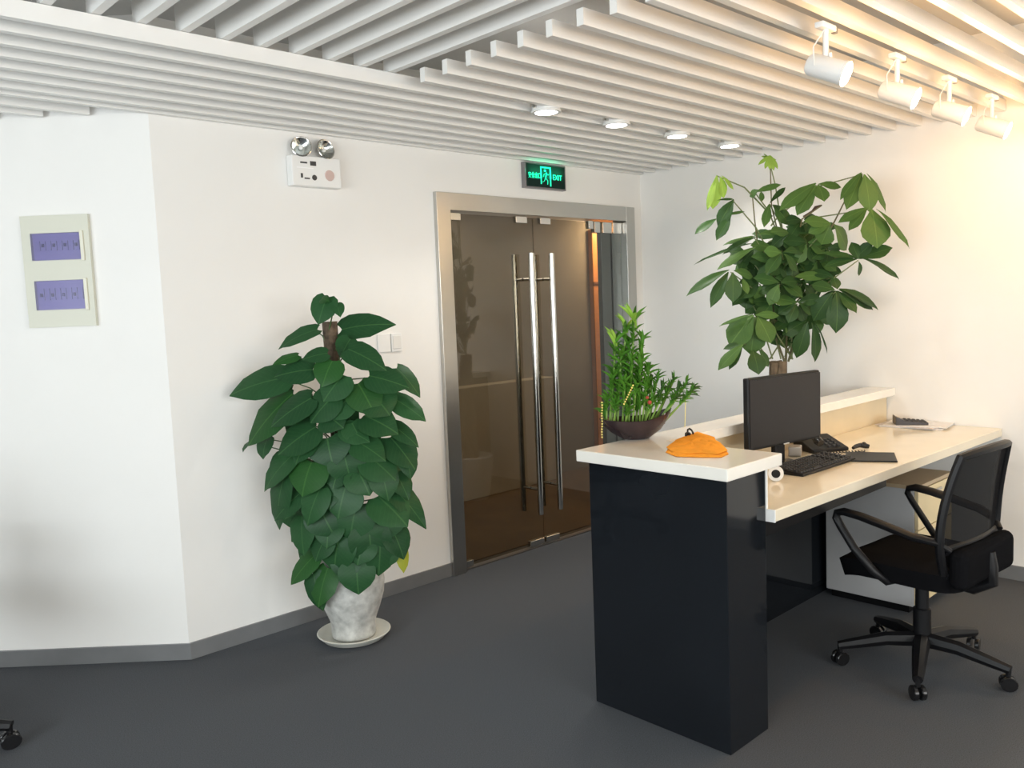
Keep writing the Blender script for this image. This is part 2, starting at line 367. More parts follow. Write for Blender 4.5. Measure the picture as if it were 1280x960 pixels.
# keyboard
kp = [on_z(1003, 596, ZD), on_z(1069, 575, ZD), on_z(962, 583, ZD)]
ax = (kp[1]-kp[0]).normalized(); kc = kp[0]
kb = empty('keyboard', (kc.x+.235*ax.x, kc.y+.235*ax.y+.075, ZD), math.atan2(ax.y, ax.x)); tag(kb, 'black computer keyboard lying on the desk in front of the monitor', 'keyboard')
b = MB(); b.add([(-.235, -.08, 0), (.235, -.08, 0), (.235, .08, 0), (-.235, .08, 0), (-.235, -.08, .012), (.235, -.08, .012), (.235, .08, .026), (-.235, .08, .026)],
                [(3, 2, 1, 0), (4, 5, 6, 7), (0, 1, 5, 4), (1, 2, 6, 5), (2, 3, 7, 6), (3, 0, 4, 7)])
b.build('case', black_p, kb, bevel=.003)
keym = MB().add([(-.0085, -.0085, 0), (.0085, -.0085, 0), (.0085, .0085, 0), (-.0085, .0085, 0), (-.0065, -.006, .008), (.0065, -.006, .008), (.0065, .007, .008), (-.0065, .007, .008)],
                [(4, 5, 6, 7), (0, 1, 5, 4), (1, 2, 6, 5), (2, 3, 7, 6), (3, 0, 4, 7)]).mesh('key', mat('key_plastic', (.022, .022, .024), .5))
for r in range(6):
    y = -.060+r*.0235; z = .012+.014*(y+.08)/.16
    for c_ in range(22):
        x = -.221+c_*.0205
        if c_ in (15, 19) and r > 0: continue
        if r == 0 and c_ in (5, 6, 7, 8): continue
        k = link('key', keym, kb); k.location = (x, y, z)
k = link('key', keym, kb); k.location = (-.221+6.5*.0205, -.060, .0138); k.scale = (4.6, 1, 1)
# telephone
pt = on_z(1036, 562, ZD)
ph = empty('telephone', (3.945, 1.96, ZD), R(-28)); tag(ph, 'black desk telephone with handset between the monitor and the folder', 'telephone')
b = MB(); b.add([(-.10, -.085, 0), (.10, -.085, 0), (.10, .085, 0), (-.10, .085, 0), (-.10, -.085, .018), (.10, -.085, .018), (.10, .085, .065), (-.10, .085, .065)],
                [(3, 2, 1, 0), (4, 5, 6, 7), (0, 1, 5, 4), (1, 2, 6, 5), (2, 3, 7, 6), (3, 0, 4, 7)])
b.build('base', black_p, ph, bevel=.006)
pts = [(-.07, -.10+.025*i, .052+.012*math.sin(math.pi*i/8)+.045*i/8) for i in range(9)]
hs = MB().tube(pts, [.018, .022, .014, .012, .012, .012, .014, .022, .018], 10)
hs.build('handset', black_g, ph, smooth=True)
for r in range(4):
    for c_ in range(3):
        k = link('button', keym, ph); k.location = (.005+c_*.026, -.06+r*.024, .024+(r*.024)*.27); k.rotation_euler = (R(15), 0, 0)
pts = [(-.05+.004*math.cos(i*1.3)+.0032*i, -.115-.0006*i+.004*math.sin(i*1.3), .006+.004*math.sin(i*1.3)) for i in range(60)]
MB().tube(pts, .0022, 5).build('coiled_cord', black_p, ph, smooth=True)
# tissue packet
tp = on_z(984, 567, ZD)
tb = empty('tissue_packet', (3.60, 1.985, ZD), R(20)); 
bpy.data.objects.remove(tb)
o = MB().box(-.045, -.03, 0, .045, .03, .045).build('small_carton', mat('carton_grey', (.42, .38, .34), .5), None, bevel=.006)
pp = facing((3.42, 1.99, ZD))(984, 566)
o.location = (3.745, 1.99, ZD); o.rotation_euler = (0, 0, R(25))
tag(o, 'small grey-brown carton half hidden behind the end of the counter top', 'box')
# folder / mouse pad
f0, f1, f2 = on_z(1122, 578, ZD), on_z(1118, 567, ZD), on_z(1066, 577, ZD)
fo = MB()
A_, B_, C_ = on_z(1054, 577, ZD), on_z(1122, 578, ZD), on_z(1118, 567, ZD); D_ = on_z(1058, 566, ZD)
fo.prism([(p.x, p.y) for p in (A_, B_, C_, D_)], ZD, ZD+.006)
tag(fo.build('folder', black_p, bevel=.001), 'flat black folder lying on the desk beyond the keyboard', 'folder')
# keys / small clamp beside the phone
kk = on_z(1074, 562, ZD)
b = MB().tube([(-.045, -.01, .014), (-.02, .0, .018), (.01, .006, .02), (.035, .0, .016), (.05, -.012, .012)], [.008, .011, .012, .014, .010], 8)
b.ball((.03, .002, .022), .014, 8, 5)
o = b.build('mouse', black_g, None, smooth=True); o.location = (kk.x, kk.y, ZD); o.rotation_euler = (0, 0, R(-25))
tag(o, 'small black gadget lying right of the telephone above the folder', 'gadget'); o.name = 'desk_gadget'
# papers with calculator
pap = [on_z(1093, 533, ZD), on_z(1178, 537, ZD), (5.05, 1.72, ZD), (5.05, 2.06, ZD)]
pm = mat('paper_white', (.82, .80, .78), .6); pb = mat('paper_print', (.60, .56, .56), .6, noise=.25, nscale=30)
pa = empty('paper_stack', (4.93, 1.88, ZD)); tag(pa, 'loose stack of printed papers on the desk by the wall', 'papers')
for i, (dx, dy, an, m_, z, dz) in enumerate(((0, 0, 4, pm, .0, .006), (-.01, .012, -6, pb, .0062, .003), (.012, -.01, 9, pm, .0094, .003))):
    o = MB().box(-.115, -.165, z, .115, .165, z+dz).build('paper', m_, pa); o.location = (dx, dy, 0); o.rotation_euler = (0, 0, R(an))
ca = empty('calculator', (4.90, 1.90, ZD+.0126), R(32)); tag(ca, 'dark grey calculator lying on the stack of papers', 'calculator')
cm = mat('calc_grey', (.045, .04, .042), .4)
b = MB(); b.add([(-.05, -.085, .0), (.05, -.085, 0), (.05, .085, 0), (-.05, .085, 0), (-.05, -.085, .014), (.05, -.085, .014), (.05, .04, .026), (-.05, .04, .026), (.05, .085, .05), (-.05, .085, .05)],
    [(3, 2, 1, 0), (4, 5, 6, 7), (7, 6, 8, 9), (0, 1, 5, 4), (1, 2, 8, 6, 5), (2, 3, 9, 8), (3, 0, 4, 7, 9)])
b.build('case', cm, ca, bevel=.003)
s_ = MB().add([(-.04, .045, .0285), (.04, .045, .0285), (.04, .08, .0475), (-.04, .08, .0475)], [(0, 1, 2, 3)]).build('display', mat('lcd', (.10, .11, .10), .3), ca)
for r in range(5):
    for c_ in range(4):
        k = link('key', keym, ca); k.location = (-.036+c_*.024, -.07+r*.0235, .0145+r*.0022); k.scale = (1, 1, .7)
# orange cloth
OC = mat('orange_cloth', (.90, .36, .035), .9, noise=.08, nscale=30, bump=.5, bscale=300, spec=.1)
ct = empty('orange_cloth', tuple(on_z(872, 566, 1.031))); tag(ct, 'folded orange cleaning cloth lying on the counter top beside the bowl', 'cloth')
def cloth_layer(pts_px, z, hgt, seed, bulge):
    P = [on_z(px, py, 1.031)-Vector(ct.location) for px, py in pts_px]; cc = sum(P, Vector())/len(P)
    rnd = random.Random(seed); mb = MB(); n = len(P); N = n*3; ring = []
    for i in range(n):
        for t in (0, 1/3, 2/3):
            p = P[i].lerp(P[(i+1) % n], t); ring.append(p)
    vs = []; K = 6
    for j in range(K):
        f = 1-j/K
        for i, p in enumerate(ring):
            q = cc.lerp(p, f); e = (1-f**2)
            hz = z+hgt*(1 if j else .35)+bulge*e*(.75+.3*math.sin(i*1.1+j+seed))+rnd.uniform(-.001, .001)
            vs.append((q.x, q.y, hz))
    vs.append((cc.x, cc.y, z+hgt+bulge*.85))
    base = len(vs)
    for p in ring: vs.append((cc.lerp(p, .985).x, cc.lerp(p, .985).y, z))
    fs = []
    for j in range(K-1):
        for i in range(N): fs.append((j*N+i, j*N+(i+1) % N, (j+1)*N+(i+1) % N, (j+1)*N+i))
    for i in range(N): fs.append(((K-1)*N+i, (K-1)*N+(i+1) % N, K*N))
    for i in range(N): fs.append((base+i, base+(i+1) % N, (i+1) % N, i))
    mb.add(vs, fs); return mb
cloth_layer([(832, 566), (836, 560), (872, 548), (902, 556), (911, 568), (902, 572), (870, 572), (845, 571)], 0, .005, 1, .006).build('fold', OC, ct, smooth=True)
cloth_layer([(833, 562), (845, 552), (872, 542), (893, 549), (898, 560), (882, 569), (858, 570), (840, 567)], .007, .005, 2, .009).build('fold', OC, ct, smooth=True)
cloth_layer([(868, 552), (880, 545), (900, 556), (910, 566), (896, 571), (876, 569)], .008, .004, 4, .010).build('fold', OC, ct, smooth=True)
# little coil of black cable behind the cloth
wp = on_z(862, 548, 1.031)
b = MB()
for cx, r_, zz in ((-.022, .013, .014), (.012, .018, .02), (-.005, .012, .012)):
    b.tube([(wp.x+cx+r_*math.cos(t*.7), wp.y+.4*r_*math.sin(t*.7)+cx*.3, 1.031+zz+r_*math.sin(t*.7)) for t in range(10)], .004, 6)
tag(b.build('cable_tie', black_p, None, smooth=True), 'small coil of black cable lying behind the orange cloth', 'cable')
# ------------------------------------------------------------------ leaf meshes
def leaf_mesh(name, rows, m_, fold=.10, droop=.25, wave=.02, seed=0, lobes=0.0):
    rnd = random.Random(seed); vs = []; cols = (-1, -.5, 0, .5, 1); n = len(rows)
    for i, (t, hw) in enumerate(rows):
        for c_ in cols:
            x = t-(lobes*abs(c_)**1.5 if i == 0 else 0)-(lobes*.55*abs(c_) if i == 1 else 0)
            z = .08-droop*t*t+fold*abs(c_)*hw*1.6-.35*(abs(c_)*hw)**1.5+wave*rnd.uniform(-1, 1)*(abs(c_) > .6)
            vs.append((x, c_*hw, z))
    fs = [(i*5+j, (i+1)*5+j, (i+1)*5+j+1, i*5+j+1) for i in range(n-1) for j in range(4)]
    mb = MB().add(vs, fs); me = bpy.data.meshes.new(name); me.from_pydata(mb.v, [], mb.f); me.materials.append(m_)
    me.polygons.foreach_set('use_smooth', [True]*len(me.polygons)); return me
HEART = [(.0, .22), (.05, .40), (.17, .49), (.36, .5), (.55, .455), (.74, .33), (.89, .15), (1, .004)]
LANCE = [(.0, .03), (.15, .17), (.35, .38), (.55, .49), (.72, .46), (.86, .28), (.95, .10), (1, .004)]
BLADE = [(.0, .12), (.25, .42), (.5, .5), (.75, .33), (1, .01)]
def place_leaf(me, root, base, tip, width, up, name='leaf'):
    x = tip-base; L = x.length; x.normalize(); y = up.cross(x)
    if y.length < 1e-3: y = x.orthogonal()
    y.normalize(); z = x.cross(y)
    o = bpy.data.objects.new(name, me); COL.objects.link(o); o.parent = root
    b_ = base-Vector(root.location)
    o.matrix_basis = Matrix([[x[i]*L, y[i]*width, z[i]*L, b_[i]] for i in range(3)]+[[0, 0, 0, 1]])
    return o
# ------------------------------------------------------------------ pothos on a moss pole
gd1 = leafmat('pothos_leaf', (.015, .058, .022), (.030, .105, .036), 1.4, .38)
gd2 = leafmat('pothos_leaf_light', (.020, .080, .022), (.030, .115, .026), 1.4, .38)
gdy = leafmat('pothos_leaf_yellow', (.45, .42, .04), (.30, .36, .04), 1.1, .45)
PA = Vector((2.19, 3.515, 0)); po = empty('pothos_plant', PA)
tag(po, 'tall dark green pothos climbing a pole in a stone-grey vase by the glass doors', 'plant')
stone = mat('stone_pot', (.50, .50, .47), .75, noise=.28, nscale=22, bump=.5, bscale=60)
MB().lathe([(0, .022), (.105, .022), (.108, .03), (.108, .075), (.112, .10), (.135, .16), (.157, .23), (.163, .29), (.158, .34), (.145, .385), (.138, .41), (.146, .425), (.136, .43), (.126, .40), (0, .385)], 40).build('pot', stone, po, smooth=True)
MB().lathe([(0, 0), (.125, 0), (.150, .010), (.176, .036), (.180, .040), (.174, .043), (.150, .022), (.12, .018), (0, .018)], 40).build('saucer', mat('saucer_grey', (.62, .62, .56), .5, noise=.08, nscale=10), po, smooth=True)
MB().lathe([(0, .388), (.127, .392), (0, .402)], 24).build('soil', mat('soil', (.03, .02, .012), .95, noise=.3, nscale=60), po)
fp = facing(PA)
ptop = fp(412, 402, -.0)-PA; pmid = fp(424, 560)-PA
bark = mat('moss_pole', (.10, .07, .045), .9, noise=.5, nscale=40, bump=1, bscale=90)
MB().tube([(0, 0, .36), (pmid.x*.5, pmid.y*.5, .7), pmid, ptop], .036, 12).build('moss_pole', bark, po, smooth=True)
LV = [(300,45,272,108,58,1),(322,62,330,84,26,1),(285,48,300,50,22,1),(340,128,452,96,58,0),(274,130,172,152,40,1),(355,150,332,185,45,0),(225,192,162,204,26,1),(298,186,236,192,34,0),
(352,178,442,212,58,0),(200,250,45,272,74,1),(262,228,165,232,56,0),(312,205,282,262,62,1),(405,244,500,262,62,0),(470,225,535,282,44,0),(375,262,420,334,74,1),(420,300,455,330,80,0),(462,300,545,344,52,0),
(218,292,84,402,88,1),(262,300,150,360,64,1),(272,372,170,430,78,1),(340,240,285,300,70,0),(318,292,250,350,70,0),(350,300,300,345,60,0),(340,372,402,400,48,0),(300,398,308,462,86,1),(152,398,128,440,48,0),(110,405,82,420,20,0),
(395,345,470,370,72,0),(455,365,526,405,42,0),(370,405,440,442,62,0),(455,398,520,466,70,0),(222,438,124,512,58,0),(262,458,228,537,92,1),(198,495,156,622,62,0),(342,442,358,508,74,1),(400,442,470,496,76,0),
(235,535,160,596,54,0),(285,522,238,610,66,0),(305,515,302,568,48,1),(345,520,322,596,84,0),(375,478,405,535,72,0),(282,570,312,640,84,1),(240,592,232,688,62,0),(372,562,352,652,88,1),(455,520,552,604,54,0),
(425,545,500,606,86,0),(440,590,452,650,84,0),(402,622,412,716,86,1),(332,642,306,730,84,1),(455,620,496,690,62,0),(272,690,200,756,50,2),(268,735,282,828,52,0),(303,722,268,816,64,2),(372,710,374,785,74,1),
(430,650,428,742,66,0),(482,668,492,732,28,3),(490,430,512,492,44,0),(470,490,505,540,46,0),(300,640,262,700,58,0),(350,690,330,745,66,0),(470,560,498,600,60,0),(345,165,385,190,40,0),(300,340,335,365,66,0),(330,470,310,520,60,0),
(255,395,215,455,60,0),(430,475,455,545,62,0),(360,360,385,405,54,0),(310,605,290,665,66,0),(390,655,372,710,62,0),(445,668,430,720,60,0)]
me1 = [leaf_mesh('leaf', HEART, gd1, .10+.03*i, .22+.08*i, .02, i, .10) for i in range(3)]
me2 = [leaf_mesh('leaf', HEART, gd2, .10, .25, .02, 7+i, .10) for i in range(2)]
me3 = leaf_mesh('leaf', HEART, gdy, .10, .2, .02, 11, .05)
rn = random.Random(4); stems = MB()
pscale = ((PA-Vector(EYE)).dot(FW))/FP
axisx = lambda y: 412+(y-395)*.085 if y < 560 else 426+(y-560)*.08
def pothos_leaf(bx, by, tx, ty, wd, kind, deep=0.0):
    cx, cy = 260+(bx+tx)/4, 350+(by+ty)/4
    half = 45 if cy < 440 else (105 if cy < 640 else 85)
    u = max(-1, min(1, (cx-axisx(cy))/half)); d = .21*math.sqrt(1-u*u)*(half/105)+.02-deep
    px0, py0, px1, py1 = 260+bx/2, 350+by/2, 260+tx/2, 350+ty/2
    B0 = fp(px0, py0, d-.02+rn.uniform(-.012, .012)); T0 = fp(px1, py1, d+.035+rn.uniform(-.015, .015))
    for P_ in (B0, T0):
        if P_.y > YB-.03: P_ += (Vector(EYE)-P_).normalized()*((P_.y-(YB-.03))/ -((Vector(EYE)-P_).normalized().y))
    out = (-FW*(.9)+RT*u*.7+Vector((0, 0, .55))).normalized()
    me = [me1[rn.randrange(3)], me2[0], me2[1], me3][kind] if kind else me1[rn.randrange(3)]
    if kind == 1: me = me1[rn.randrange(3)] if rn.random() < .75 else me2[rn.randrange(2)]
    place_leaf(me, po, B0, T0, wd/2*pscale*1.25, out)
    s0 = fp(axisx(py0)+rn.uniform(-4, 4), min(py0+rn.uniform(15, 45), 700), .02)
    if s0.z < .40: s0.z = .42
    md = s0.lerp(B0, .55)+Vector((0, 0, .02))
    stems.tube([s0-PA, md-PA, B0-PA], [.004, .0032, .0025], 5)
for L in LV: pothos_leaf(*L)
for i in range(34):
    cy = rn.uniform(330, 700); hw = 120 if cy < 560 else 95
    cx = 325+rn.uniform(-1, 1)*hw; an = rn.uniform(-.8, .8)+(cx-325)/140
    Ln = rn.uniform(55, 85)
    pothos_leaf(cx, cy-Ln/2, cx+math.sin(an)*Ln, cy-Ln/2+math.cos(an)*Ln, rn.uniform(50, 75), 0, rn.uniform(.11, .22))
o = stems.build('petiole', mat('petiole_green', (.05, .11, .03), .5), po, smooth=True); o['kind'] = 'stuff'
# ------------------------------------------------------------------ money tree behind the counter
QA = Vector((4.58, 2.47, 0)); pach = empty('money_tree', QA)
tag(pach, 'tall money tree with hand-shaped leaves in the corner behind the reception counter', 'plant')
fq = facing(QA); qs = ((QA-Vector(EYE)).dot(FW))/FP
MB().lathe([(0, 0), (.13, 0), (.15, .05), (.185, .30), (.19, .36), (.175, .37), (.165, .33), (0, .32)], 32).build('pot', white_p, pach, smooth=True)
MB().lathe([(0, .321), (.166, .325), (0, .335)], 20).build('soil', MATS['soil'], pach)
trunk_m = mat('money_trunk', (.17, .125, .08), .8, noise=.3, nscale=25, bump=.6, bscale=70)
tt = fq(972, 452)-QA
for i in range(3):
    pts = []; a0 = i*2.1
    for j in range(14):
        f = j/13; pts.append((tt.x*f+.035*math.cos(a0+f*7)*(1-.3*f), tt.y*f+.035*math.sin(a0+f*7)*(1-.3*f), .31+(tt.z-.31)*f))
    MB().tube(pts, [.042-.012*j/13 for j in range(14)], 9).build('trunk', trunk_m, pach, smooth=True)
pm1 = leafmat('money_leaf', (.022, .060, .020), (.045, .105, .028), 1.4, .42)
pm2 = leafmat('money_leaf_mid', (.050, .118, .030), (.085, .17, .042), 1.3, .42)
pm3 = leafmat('money_leaf_young', (.20, .36, .05), (.32, .48, .09), 1.2, .45)
pl1 = [leaf_mesh('leaflet', LANCE, pm1, .18, .16+.08*i, .008, i) for i in range(3)]
pl2 = [leaf_mesh('leaflet', LANCE, pm2, .15, .2, .008, 20+i) for i in range(2)]
pl3 = leaf_mesh('leaflet', LANCE, pm3, .15, .15, .008, 30)
CLU = [ # hub px ,leaflets(base tip w), kind, depth
((178,127),[(180,127,140,265,24),(180,128,163,262,44),(186,130,212,216,42),(192,130,250,180,24)],3,.10),
((245,228),[(248,228,182,318,48),(178,306,92,355,32),(235,292,178,380,38),(180,230,248,218,11),(215,290,290,265,14)],1,.10),
((332,195),[(332,200,435,155,28),(348,185,308,208,34),(355,195,362,222,18)],2,.05),
((390,240),[(390,240,455,170,20),(388,245,370,325,30),(398,248,478,318,60),(400,250,500,300,40)],1,.05),
((577,167),[(575,168,430,252,52),(578,170,498,278,52),(582,168,612,222,50),(584,166,678,166,38)],2,.22),
((760,122),[(755,122,675,212,32),(758,125,700,252,52),(762,126,800,266,70),(766,124,873,264,36)],2,.30),
((785,262),[(782,262,665,306,36),(780,266,706,340,34),(792,268,830,408,98),(805,270,966,402,34)],2,.34),
((634,322),[(632,325,535,300,50),(632,325,545,350,46),(632,326,596,402,62),(638,326,712,420,80)],2,.30),
((745,465),[(752,465,880,410,52),(742,462,720,392,44),(735,462,800,392,40),(752,468,918,532,34),(740,466,600,430,26),(742,470,760,528,24),(736,468,615,478,34)],1,.28),
((330,376),[(335,376,205,395,18),(335,382,205,420,28),(330,410,90,457,11),(335,422,180,490,34),(340,370,460,340,26),(330,425,285,470,36)],1,.08),
((235,513),[(228,515,60,586,36),(225,520,156,634,42),(240,516,246,632,56),(244,512,330,525,44),(280,540,305,595,26)],1,.15),
((330,692),[(326,690,228,800,88),(330,695,318,842,86),(338,694,402,790,76),(330,690,430,680,34),(318,688,190,720,14),(322,694,215,760,60)],2,.20),
((288,802),[(286,806,184,896,42),(282,812,228,896,28),(284,800,205,818,24),(320,828,352,915,64),(340,822,392,890,36)],1,.22),
((655,592),[(652,600,670,745,74),(662,590,842,635,42),(658,592,812,656,52),(644,598,560,700,66),(656,594,742,670,46),(648,588,560,560,50)],1,.24),
((545,712),[(542,714,498,856,54),(548,714,600,872,48),(560,716,636,832,9),(538,712,440,760,60)],1,.12),
((650,530),[(640,530,665,575,36),(640,540,500,520,40),(645,540,560,500,36)],1,.18),
]
qst = MB(); rq = random.Random(9)
def clampq(P_):
    lim = 4.97
    e = Vector(EYE)
    if P_.x > lim: P_ = e+(P_-e)*(lim/P_.x)
    return P_
def qpt(cx, cy, d): return clampq(fq(840+cx/3.2, 180+cy/3.2, d))
def leafset(hub, leaves, kind, d):
    hb = qpt(hub[0], hub[1], d)
    for (bx, by, tx, ty, wd) in leaves:
        B0 = qpt(bx, by, d+rq.uniform(-.02, .02)); T0 = qpt(tx, ty, d+rq.uniform(-.04, .08))
        me = {1: pl1[rq.randrange(3)], 2: pl2[rq.randrange(2)], 3: pl3}[kind]
        if kind == 1 and rq.random() < .2: me = pl2[rq.randrange(2)]
        u = (tx-bx)/150
        place_leaf(me, pach, B0, T0, wd/3.2*qs*1.2, (-FW*.9+RT*u*.3+Vector((0, 0, .7))).normalized(), 'leaflet')
    cx = 425+rq.uniform(-40, 60)
    jt = fq(840+(cx)/3.2, 180+min(860, hub[1]+rq.uniform(120, 300))/3.2, 0)
    mid = jt.lerp(hb, .5)+Vector((0, 0, .05))
    qst.tube([jt-QA, mid-QA, hb-QA], [.005, .004, .003], 6)
for c_ in CLU: leafset(*c_)
def randset(cx, cy, d, kind, rad):
    lv = []; n_ = rq.randint(4, 6); a0 = rq.uniform(0, .6)
    for i in range(n_):
        a = math.pi*(-.15+1.3*i/(n_-1)) if True else 0
        Ln = rad*rq.uniform(.75, 1.1)
        lv.append((cx+6*math.cos(a), cy+4*math.sin(a), cx+Ln*math.cos(a), cy+Ln*math.sin(a)*.75+10, rq.uniform(38, 56)))
    leafset((cx, cy), lv, kind, d)
for (cx, cy, d, k_, r_) in ((410,470,.12,1,110),(560,420,.05,1,100),(450,760,.0,1,75),(500,450,.0,1,120),(360,630,.0,1,90),(540,540,.0,1,110),(620,420,.15,1,80),(440,440,.2,1,95),(300,440,.0,1,80),(470,360,.1,1,95),(540,400,.15,1,95),(400,420,.05,1,110),(480,470,.12,1,110),(380,480,.02,1,100),(580,470,.1,1,100),(430,560,.15,1,105),(520,560,.12,1,110),(350,560,.08,1,90),(600,520,.05,1,80),(400,640,.1,1,100),(500,640,.15,1,110),(590,620,.05,1,85),(520,310,.1,1,80),(480,700,.05,1,90),(300,600,.03,1,75),(430,380,-.05,1,120),(560,350,-.03,1,110),(460,520,-.06,1,120),(380,720,-.02,1,70),(560,680,-.05,1,90),(330,470,-.05,1,100)):
    randset(cx, cy, d, k_, r_)
randset(385, 50, .02, 3, 0.001)
for o in [c_ for c_ in pach.children if c_.name.startswith('leaflet')][-12:]:
    if o.matrix_basis.to_scale().x < .03: bpy.data.objects.remove(o)
for (tx, ty, wd) in ((345,82,12),(372,98,14),(392,102,16),(408,105,16),(424,98,14)):
    place_leaf(pl3, pach, qpt(392, 48, .05), qpt(tx, ty, .07), wd/3.2*qs*1.3, (-FW+Vector((0, 0, .6))).normalized(), 'leaflet')
# main stems
for pts_, r0 in (([(450,870),(410,760),(412,640),(390,500),(345,420),(330,300),(322,210)], .007), ([(455,870),(460,740),(480,560),(500,400),(520,300),(600,245)], .007),
                 ([(465,870),(500,760),(560,560),(600,400),(650,310),(690,230),(735,130)], .007), ([(455,860),(470,640),(440,420),(398,250),(392,60)], .006)):
    V = [qpt(x, y, .0+.2*i/len(pts_)*(pts_[-1][0] > 500))-QA for i, (x, y) in enumerate(pts_)]
    MB().tube(V, [r0*(1-.6*i/len(V)) for i in range(len(V))], 7).build('branch', mat('branch_green', (.13, .12, .05), .6), pach, smooth=True)
MB().tube([qpt(525, 290, .1)-QA, qpt(560, 268, .1)-QA, qpt(575, 255, .1)-QA, qpt(598, 245, .1)-QA], [.004, .004, .012, .004], 7).build('bud', mat('bud_brown', (.09, .055, .04), .6), pach, smooth=True)
o = qst.build('petiole', mat('petiole_light', (.16, .20, .08), .5), pach, smooth=True); o['kind'] = 'stuff'
# ------------------------------------------------------------------ lucky bamboo in a dark bowl
BA = on_z(795, 548, 1.031); bam = empty('lucky_bamboo', BA)
tag(bam, 'lucky bamboo arrangement in a dark boat-shaped bowl on the counter top', 'plant')
fb = facing(BA); bs = ((BA-Vector(EYE)).dot(FW))/FP
BR = Matrix.Rotation(math.atan2(RT.y, RT.x), 4, 'Z')
bowl_m = mat('bowl_glaze', (.035, .022, .024), .18, noise=.3, nscale=12)
prof = [(0, 0), (.055, 0), (.06, .004), (.105, .03), (.14, .062), (.15, .082), (.143, .084), (.13, .062), (.09, .035), (0, .03)]
b = MB().lathe(prof, 40, sy=.62, M=None)
b.v = [((x, y, z+(max(0, x)/.15)**2*.040*(z/.08)+(max(0, -x)/.15)**2*.006*(z/.08))) for x, y, z in b.v]
b.v = [tuple(BR @ Vector(v)) for v in b.v]
b.build('bowl', bowl_m, bam, smooth=True)
b = MB().lathe([(0, .058), (.124, .06), (0, .063)], 24, sy=.6); b.v = [tuple(BR @ Vector(v)) for v in b.v]
b.build('pebbles', mat('pebbles', (.10, .08, .06), .6, noise=.5, nscale=90), bam)
cane = mat('bamboo_cane', (.20, .33, .06), .4, noise=.15, nscale=30)
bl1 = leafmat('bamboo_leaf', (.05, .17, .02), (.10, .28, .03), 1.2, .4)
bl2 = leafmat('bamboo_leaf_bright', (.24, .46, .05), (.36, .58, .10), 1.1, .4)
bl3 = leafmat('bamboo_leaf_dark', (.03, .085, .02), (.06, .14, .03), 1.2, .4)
bm1 = [leaf_mesh('leaf', BLADE, bl1, .3, .25, 0, i) for i in range(2)]; bm2 = leaf_mesh('leaf', BLADE, bl2, .3, .15, 0, 5); bm3 = leaf_mesh('leaf', BLADE, bl3, .3, .25, 0, 6)
rb = random.Random(12); nleaf = 0
extra = MB()
def spray(P_, dirv, n_, L, kinds, wid=.011):
    global nleaf
    dirv = dirv.normalized(); u = dirv.orthogonal().normalized(); v = dirv.cross(u)
    for i in range(n_):
        a = 2*math.pi*(i*.382+rb.random()*.2); sp_ = rb.uniform(.35, 1.15)
        dd = (dirv*math.cos(sp_)+(u*math.cos(a)+v*math.sin(a))*math.sin(sp_)).normalized()
        T0 = P_+dd*L*rb.uniform(.75, 1.15)
        o_ = place_leaf(rb.choice(kinds), bam, P_-dirv*.004*i, T0, wid, (Vector((0, 0, 1))+dd*-.2).normalized() if abs(dd.z) < .9 else -FW); nleaf += 1
        if nleaf > 290:
            me_ = o_.data; Mx_ = o_.matrix_basis; extra.add([Mx_ @ v_.co for v_ in me_.vertices], [tuple(p_.vertices) for p_ in me_.polygons]); bpy.data.objects.remove(o_)
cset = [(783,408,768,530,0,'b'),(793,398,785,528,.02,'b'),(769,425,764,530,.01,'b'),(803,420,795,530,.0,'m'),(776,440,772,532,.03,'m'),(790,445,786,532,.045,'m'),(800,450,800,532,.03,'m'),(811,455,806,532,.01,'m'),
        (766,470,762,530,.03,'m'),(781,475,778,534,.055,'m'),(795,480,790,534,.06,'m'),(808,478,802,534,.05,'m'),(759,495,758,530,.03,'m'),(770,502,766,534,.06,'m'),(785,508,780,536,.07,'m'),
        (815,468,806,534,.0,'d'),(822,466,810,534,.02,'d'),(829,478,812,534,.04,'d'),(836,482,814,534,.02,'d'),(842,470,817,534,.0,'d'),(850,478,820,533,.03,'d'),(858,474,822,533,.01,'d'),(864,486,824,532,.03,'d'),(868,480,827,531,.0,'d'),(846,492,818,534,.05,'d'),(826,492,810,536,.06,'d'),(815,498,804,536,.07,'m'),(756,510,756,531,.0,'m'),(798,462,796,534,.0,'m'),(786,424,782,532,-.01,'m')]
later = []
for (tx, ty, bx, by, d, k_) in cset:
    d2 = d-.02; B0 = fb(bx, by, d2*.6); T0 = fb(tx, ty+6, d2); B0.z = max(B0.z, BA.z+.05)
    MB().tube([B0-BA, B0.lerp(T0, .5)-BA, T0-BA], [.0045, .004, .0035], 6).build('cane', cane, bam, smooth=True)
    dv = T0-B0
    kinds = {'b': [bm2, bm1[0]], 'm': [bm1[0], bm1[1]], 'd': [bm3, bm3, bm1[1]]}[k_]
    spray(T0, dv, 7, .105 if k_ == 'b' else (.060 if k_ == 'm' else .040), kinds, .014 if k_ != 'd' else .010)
    if k_ in 'bm' and (by-ty) > 60:
        later.append((B0, T0, dv, .058))
    else: later.append((B0, T0, dv, .034))
for (B0, T0, dv, L_) in later:
    for q in ((.9, .8, .7, .6, .5, .4, .3) if L_ > .05 else (.9, .8, .7)): spray(B0.lerp(T0, q), dv, 4, L_, [bm1[0], bm1[1]] if L_ > .05 else [bm3], .013 if L_ > .05 else .009)
o = extra.build('small_leaves', bl1, bam); o['kind'] = 'stuff'
MB().ball(fb(812, 503, .09)-BA, .009, 8, 5).ball(fb(809, 497, .09)-BA, .007, 8, 5).build('red_flower', mat('red_ornament', (.35, .05, .03), .5), bam, smooth=True)
yb = mat('yellow_bead', (.85, .70, .20), .35)
b = MB()
